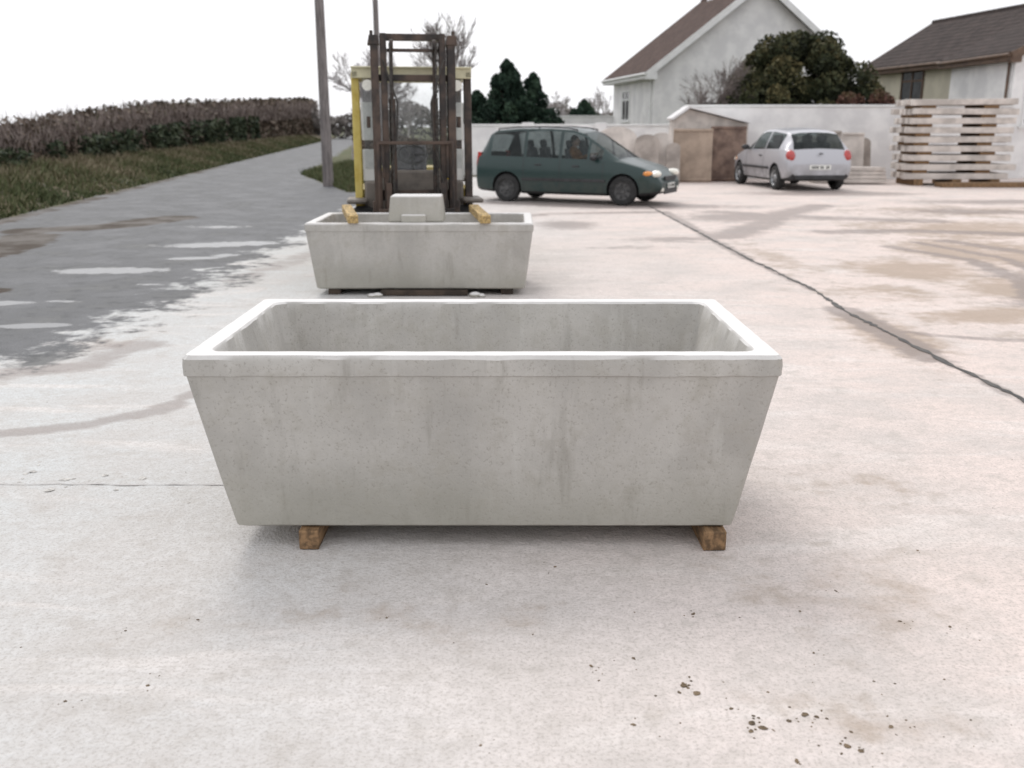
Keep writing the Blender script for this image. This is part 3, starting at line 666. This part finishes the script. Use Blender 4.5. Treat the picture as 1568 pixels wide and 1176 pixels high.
M_dtwig=pmat('distant_twigs',(.42,.39,.39),.9,var=.15,scale=3)
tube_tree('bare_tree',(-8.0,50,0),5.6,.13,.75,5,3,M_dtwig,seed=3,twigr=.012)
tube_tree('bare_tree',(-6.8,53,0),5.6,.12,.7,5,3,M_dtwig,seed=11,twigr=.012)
tube_tree('bare_tree',(-1.9,38,0),5.9,.10,.40,5,3,M_btwig,seed=5,lean=(.05,0),twigr=.008)
tube_tree('bare_shrub',(6.6,34.5,0),4.2,.07,.8,5,3,M_btwig,seed=8,crown0=.05,twigr=.007)
tube_tree('bare_shrub',(7.6,35.2,0),4.0,.07,.8,5,3,M_btwig,seed=9,crown0=.05,twigr=.007)
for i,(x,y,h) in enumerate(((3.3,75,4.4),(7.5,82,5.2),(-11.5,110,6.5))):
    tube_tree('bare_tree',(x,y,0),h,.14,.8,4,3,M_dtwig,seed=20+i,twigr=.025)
def crown(name,loc,clumps,nl,size,mat,trunk=(.12,1.5),sq=(1,1,1)):
    e=empty(name,loc); P=[];Rn=[]
    per=nl//len(clumps)
    for (x,y,z,r) in clumps:
        d=rng.normal(size=(per,3)); d/=np.linalg.norm(d,axis=1)[:,None]; rr=r*(.55+.5*rng.random(per)**.6)
        p=np.array([x,y,z])+d*rr[:,None]*np.array(sq); P.append(p)
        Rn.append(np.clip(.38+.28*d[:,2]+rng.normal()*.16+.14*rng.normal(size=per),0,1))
    P=np.concatenate(P); k=P[:,2]>.05
    quads_obj('foliage',leaves(P[k],size),mat,np.concatenate(Rn)[k],e)
    mb=MB(); top=max(c[2] for c in clumps)
    mb.cyl((0,0,0),(0.05,0,top*.75),trunk[0],trunk[0]*.35,n=8,caps=False)
    for (x,y,z,r) in clumps[::3]:
        zz=min(z*.55+.2,top*.6); mb.cyl((0.02,0,zz),(x*.9,y*.9,z),trunk[0]*.35,.015,n=5,caps=False)
    mb.obj('trunk_and_limbs',M_bark,e); return e
rd=random.Random(4); C=[]
for i in range(115):
    a=rd.random()*6.283; zf=rd.random(); h=.3+zf*4.1; rad=2.95*math.sin(math.pi*min(.97,(.28+zf*.70)))**.55
    k=rd.random()**.4; C.append((math.cos(a)*rad*k,math.sin(a)*rad*.8*k,h,rd.uniform(.32,.68)))
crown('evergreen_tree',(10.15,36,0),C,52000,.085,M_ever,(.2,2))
def conifer(name,loc,H,Rr,seed,nl=13000):
    rd=random.Random(seed); C=[]
    for i in range(70):
        zf=rd.random()**1.1; a=rd.random()*6.283; rad=Rr*(1-zf)**.75*rd.uniform(.5,1)
        C.append((math.cos(a)*rad,math.sin(a)*rad,.25+zf*(H-.45),.16+.42*(1-zf)))
    C.append((0,0,H-.15,.12)); return crown(name,loc,C,nl,.09,M_conif,(.12,2),(1,1,1.3))
conifer('conifer_tree',(-.25,45,0),4.5,2.0,1,17000); conifer('conifer_tree',(.95,45.6,0),3.95,1.6,2); conifer('conifer_tree',(-1.6,46,0),3.2,1.6,3)
conifer('conifer_tree',(4.3,60,0),3.2,1.9,7,9000)
C=[(rd.uniform(-.9,.9),rd.uniform(-.3,.3),rd.uniform(1.6,2.5),.3) for i in range(24)]
M_rs=leafmat('red_shrub_foliage',[(.05,.025,.02),(.13,.065,.05),(.09,.08,.035)])
crown('red_shrub',(11.6,33.2,0),C,7000,.07,M_rs,(.05,1))
def mass(name,x0,x1,y,h0,h1,mat,n,size,depth=6):
    xx=x0+(x1-x0)*rng.random(n); H=h0+(h1-h0)*(.5+.3*np.sin(xx*.35)+.2*np.sin(xx*.9+2)); z=H*rng.random(n)**.6
    P=np.stack([xx,y+depth*rng.random(n),z],1); quads_obj(name,leaves(P,size),mat,np.clip(rng.random(n)*.7+.2*z/H,0,1))
M_dist=leafmat('distant_trees_foliage',[(.14,.135,.125),(.21,.19,.175),(.28,.25,.235)])
mass('distant_trees',-60,70,135,2.5,5.0,M_dist,18000,.38)
mass('far_hedge',-3,14,58,1.6,2.3,M_hedge,8000,.13,2)
mass('verge_hedge',-7.6,-3.2,47,.9,1.9,M_hedge,5000,.10,5)

# ------------------------------------------------------------------ walls, houses
M_rend=pmat('white_render',(.74,.73,.73),.85,var=.06,scale=1.2,bump=.3,bscale=60,col2=(.84,.83,.82))
M_cr=pmat('cream_render',(.60,.56,.45),.85,var=.08,scale=1.2,bump=.3,bscale=60)
def roofmat(name,c1,c2):
    m,nt,b=nmat(name); tc=nd(nt,'ShaderNodeTexCoord'); O=tc.outputs['Object']
    w=nd(nt,'ShaderNodeTexWave'); w.bands_direction='Z'; w.inputs['Scale'].default_value=1.9; w.inputs['Distortion'].default_value=.4; lk(nt,O,w.inputs[0])
    w2=nd(nt,'ShaderNodeTexWave'); w2.bands_direction='Y'; w2.inputs['Scale'].default_value=1.6; lk(nt,O,w2.inputs[0])
    c=mixc(nt,rng_(nt,noi(nt,O,2.5,4,.6),.3,.7),c1,c2); c=mixc(nt,rng_(nt,w.outputs[1],.0,.3,.55,0),c,scl(c1,.35)); lk(nt,c,b.inputs['Base Color'])
    bp=nd(nt,'ShaderNodeBump'); bp.inputs['Distance'].default_value=.03; lk(nt,mth(nt,'ADD',w.outputs[1],w2.outputs[1]),bp.inputs['Height']); lk(nt,bp.outputs[0],b.inputs['Normal']); b.inputs['Roughness'].default_value=.9
    b.inputs['Specular IOR Level'].default_value=.2
    return m
M_rf1=roofmat('brown_tiles',(.075,.05,.043),(.12,.08,.068)); M_rf2=roofmat('dark_tiles',(.045,.036,.034),(.078,.06,.055))
M_trimw=pmat('white_trim',(.75,.75,.74),.5,var=.05,scale=3)
M_win=pmat('window_glass',(.04,.045,.05),.08,var=.3,scale=2); M_brw=pmat('brown_frame',(.12,.075,.05),.6,var=.2,scale=4)
def house(name,loc,rz,W,D,ev,rg,wallm,roofm,oh=.35,wins=(),chim=None,trim=M_trimw,verge=True):
    e=empty(name,loc,rz)
    mb=MB(); vs=[(0,0,0),(W,0,0),(W,0,ev),(W/2,0,rg),(0,0,ev),(0,D,0),(W,D,0),(W,D,ev),(W/2,D,rg),(0,D,ev)]
    mb.add(vs,[(0,1,2,3,4),(9,8,7,6,5),(0,4,9,5),(1,6,7,2),(0,5,6,1)]); mb.obj('walls',wallm,e,smooth=False)
    sl=(rg-ev)/(W/2); th=.14; rf=MB(); 
    for sg in(0,1):
        def q(x,z): return (x if sg==0 else W-x,z)
        pr=[q(-oh,ev-oh*sl+.02),q(W/2,rg+.02),q(W/2,rg+.02+th),q(-oh,ev-oh*sl+.02+th)]
        v=[(x,-oh,z) for x,z in pr]+[(x,D+oh,z) for x,z in pr]
        rf.add(v,[(0,1,2,3),(7,6,5,4),(3,2,6,7),(0,4,5,1),(0,3,7,4)])
    rf.cyl((W/2,-oh,rg+th+.02),(W/2,D+oh,rg+th+.02),.09,n=8); rf.obj('roof',roofm,e,smooth=False)
    tr=MB()
    for sg in(0,1):
        X=lambda x: x if sg==0 else W-x
        zf=ev-oh*sl
        tr.box((X(-oh-.02),D/2,zf+.0),(.04,D+2*oh+.02,.24)); tr.cyl((X(-oh-.09),-oh,zf+.06),(X(-oh-.09),D+oh,zf+.06),.06,n=8)
        tr.box((X(-oh/2-.0),D/2,zf-.11),(oh-.01,D+2*oh-.02,.03))
        if verge:
            L=math.hypot(W/2+oh,rg-zf); ang=math.atan2(rg-zf,W/2+oh)
            for yy in(-oh-.022,D+oh+.022): tr.box((X((W/2-oh)/2),yy,(rg+zf)/2+.01),(L,.04,.26),(0,-ang if sg==0 else ang,0))
        tr.cyl((X(-.06),.25,0),(X(-.06),.25,ev-.2),.04,n=8)
        tr.box((X(-oh/2),-oh/2-.03,zf-.02),(oh+.02,oh,.30))
    tr.obj('fascia_and_gutters',trim,e,smooth=False)
    gl=MB(); fr=MB()
    for face,a,z,w,h,fm in wins:
        def bx(m_,da,dz,ww,hh_,dep,off):
            if face=='x0': m_.box((-off,a+da,z+dz),(dep,ww,hh_))
            else: m_.box((a+da,-off,z+dz),(ww,dep,hh_))
        bx(gl,0,0,w-.1,h-.1,.03,.012)
        for da in(-w/2,0,w/2): bx(fr,da,0,.07,h+.07,.06,.03)
        for dz in(-h/2,h/2,h*.2): bx(fr,0,dz,w-.075,.07,.055,.028)
        bx(fr,0,-h/2-.08,w+.25,.07,.14,.06)
    if wins: gl.obj('window_panes',M_win,e); fr.obj('window_frames',wins[0][5],e)
    if chim:
        cb=MB(); cb.box((chim[0],chim[1],rg+.3),(.6,.9,1.3)); cb.box((chim[0],chim[1],rg+.98),(.72,1.02,.12))
        for d in(-.2,.2): cb.cyl((chim[0],chim[1]+d,rg+1.0),(chim[0],chim[1]+d,rg+1.3),.11,.09)
        cb.obj('chimney',wallm,e,smooth=False)
    return e
house('white_gable_house',(6.35,45,0),R(8.5),9.4,7.2,4.15,7.75,M_rend,M_rf1,.45,[('x0',4.6,2.6,1.3,1.4,M_trimw),('y0',3.0,2.0,1.8,1.4,M_trimw),('y0',7.0,2.0,1.8,1.4,M_trimw)],chim=(4.7,5.6))
house('cream_bungalow',(16.5,35.3,0),R(9),5.6,7.6,4.05,5.75,M_cr,M_rf2,.4,[('x0',4.4,3.0,1.5,1.7,M_brw)],trim=M_brw)
house('white_bungalow_wing',(15.75,31.6,0),R(2),6.4,4.2,3.85,5.4,M_rend,M_rf2,.3,[('y0',1.15,2.35,1.4,1.35,M_trimw),('y0',4.4,2.35,1.4,1.35,M_trimw)],trim=M_brw)
def wall(name,p0,p1,h,t,mat,cap=True,pillars=0):
    d=Vector((p1[0]-p0[0],p1[1]-p0[1])); L=d.length; a=math.atan2(d.y,d.x); e=empty(name,(p0[0],p0[1],0),a)
    mb=MB(); mb.box((L/2,0,h/2),(L,t,h))
    for i in range(pillars): mb.box((L*i/max(1,pillars-1),0,(h+.12)/2),(.38,t+.16,h+.12))
    mb.obj('wall_body',mat,e,bevel=.01)
    if cap: 
        mb=MB(); mb.box((L/2,0,h+.035),(L+.04,t+.08,.07)); mb.obj('coping',M_trimw,e,bevel=.01)
    return e
wall('white_garden_wall',(5.5,31.6),(15.6,31.2),2.2,.22,M_rend)
wall('white_garden_wall',(-1.9,33.6),(5.4,33.0),1.62,.22,M_rend,pillars=4)
wall('white_garden_wall',(1.6,52),(6.0,52.2),2.1,.25,M_rend)

# yard clutter
M_pan=pmat('concrete_panel',(.34,.30,.27),.85,var=.25,scale=2,bump=.3)
M_rust=pmat('rusty_panel',(.17,.11,.09),.8,var=.35,scale=2.5,bump=.3,col2=(.26,.18,.14))
M_brp=pmat('ply_panel',(.36,.28,.22),.8,var=.2,scale=2)
M_slab=pmat('pale_concrete',(.56,.51,.47),.85,var=.2,scale=2,bump=.3)
def leanp(name,x,y,w,h,t,tilt,mat,rz=0,arch=False):
    e=empty(name,(x,y,0),R(rz)); mb=MB()
    if arch:
        n=10; pr=[(-w/2,0),(w/2,0)]+[(w/2*math.cos(math.pi*i/n),h-w*.3+w*.3*math.sin(math.pi*i/n)) for i in range(n+1)]
        k=len(pr); v=[(a,-t/2,b_) for a,b_ in pr]+[(a,t/2,b_) for a,b_ in pr]
        mb.add(v,[tuple(range(k)),tuple(range(2*k-1,k-1,-1))]+[(i,k+i,k+(i+1)%k,(i+1)%k) for i in range(k)])
    else: mb.box((0,0,h/2),(w,t,h)); mb.box((0,-t/2-.02,h-.05),(w,.04,.06)); mb.box((0,-t/2-.02,.08),(w,.04,.06))
    o=mb.obj('panel',mat,e,smooth=False,bevel=.01); o.rotation_euler[0]=R(-tilt); return e
leanp('leaning_panel',5.35,29.2,1.15,1.55,.1,6,M_brp,-4)
leanp('leaning_panel',6.5,29.6,1.05,1.62,.12,5,M_rust,3)
e=empty('concrete_shelter',(5.9,30.1,0),R(-2)); mb=MB()
mb.add([(-1.0,0,0),(1.25,0,0),(1.25,0,1.68),(-.55,0,2.12),(-1.0,0,1.8),(-1.0,1.1,0),(1.25,1.1,0),(1.25,1.1,1.68),(-.55,1.1,2.12),(-1.0,1.1,1.8)],[(0,1,2,3,4),(9,8,7,6,5),(0,4,9,5),(1,6,7,2),(3,8,9,4),(2,7,8,3)])
mb.obj('shell',M_slab,e,smooth=False,bevel=.02); mb=MB(); mb.box((.36,.5,1.96),(1.95,1.4,.07),(0,R(13.7),0)); mb.box((-.82,.5,2.0),(.62,1.4,.07),(0,R(-35),0)); mb.obj('roof_sheet',M_rend,e)
for i,(x,y,w,h,mt,ar) in enumerate(((3.1,29.3,1.2,1.62,M_slab,True),(2.2,29.8,1.0,1.66,M_rend,True),(3.95,28.9,.7,1.40,M_pan,True),(4.4,29.1,.6,1.45,M_slab,True),(4.72,28.8,.4,1.15,M_pan,True),(9.55,29.6,.75,1.5,M_pan,False),(10.15,29.3,.65,1.45,M_slab,False),(10.6,29.7,.5,1.3,M_pan,True),(8.95,30.0,.6,1.35,M_slab,False))):
    leanp('leaning_panel',x,y,w,h,.09,9,mt,random.uniform(-12,12),ar)
mb=MB(); 
for k in range(4): mb.box((0,0,.1+.11*k),(1.5-.05*k,.6,.1),(0,0,R(random.uniform(-3,3))))
mb.obj('kerb_stack',M_slab,loc=(10.0,28.4,0),bevel=.01)
mb=MB(); mb.box((0,0,.22),(.9,.5,.44)); mb.box((.1,.05,.52),(.7,.4,.12)); mb.obj('concrete_block',M_slab,loc=(9.3,28.9,0),bevel=.02)
e=empty('stacked_concrete_beams',(12.5,28.2,0),R(-3)); mb=MB(); sp=MB()
z=.18
for x in(-1.05,0,1.05): sp.box((x,0,.09),(.25,1.5,.18))
for k in range(9):
    for j in range(5): mb.box((random.gauss(0,.06),-.62+j*.31,z+.08),(2.86+random.gauss(0,.06),.24,.16),(0,R(random.gauss(0,.25)),R(random.gauss(0,.6))))
    z+=.16
    if k<8:
        for x in(-1.0,.72): sp.box((x+random.gauss(0,.05),0,z+.045),(.40,1.36,.088))
    z+=.09
mb.obj('beams',M_slab,e,bevel=.012); sp.obj('spacers',M_wood,e)
mb=MB()
for k in range(3): mb.box((0,k*.22,.06),(2.6,.16,.12),(0,0,R(k*2)))
mb.obj('timber_skids',M_wood,loc=(13.0,26.7,0),bevel=.01)
# ------------------------------------------------------------------ light
w=bpy.data.worlds.new('World'); SC.world=w; w.use_nodes=True; nt=w.node_tree
bg=nt.nodes['Background']; sky=nt.nodes.new('ShaderNodeTexSky'); sky.sky_type='NISHITA'; sky.sun_disc=False
sky.sun_elevation=R(48); sky.sun_rotation=R(-20); sky.air_density=1; sky.dust_density=4
c=mixc(nt,.90,sky.outputs[0],(11.8,11.85,12.2)); lk(nt,c,bg.inputs[0]); bg.inputs[1].default_value=.1
s=bpy.data.lights.new('sun','SUN'); s.energy=1.4; s.angle=R(24); s.color=(1,.97,.93)
so=bpy.data.objects.new('sun',s); COL.objects.link(so)
el=R(48); az=R(-20); d=Vector((math.sin(az)*math.cos(el),math.cos(az)*math.cos(el),math.sin(el)))
so.rotation_euler=d.to_track_quat('Z','Y').to_euler()
# ------------------------------------------------------------------ camera
cd=bpy.data.cameras.new('camera'); cam=bpy.data.objects.new('camera',cd); COL.objects.link(cam)
cam.location=(0,0,1.6); cam.rotation_euler=(R(90-15),0,0); cd.sensor_width=36; cd.lens=33.75; cd.clip_end=6000; cd.clip_start=.05
cd.dof.use_dof=True; cd.dof.focus_distance=4.0; cd.dof.aperture_fstop=2.8
SC.camera=cam
SC.view_settings.view_transform='Standard'; SC.view_settings.look='None'; SC.view_settings.exposure=0
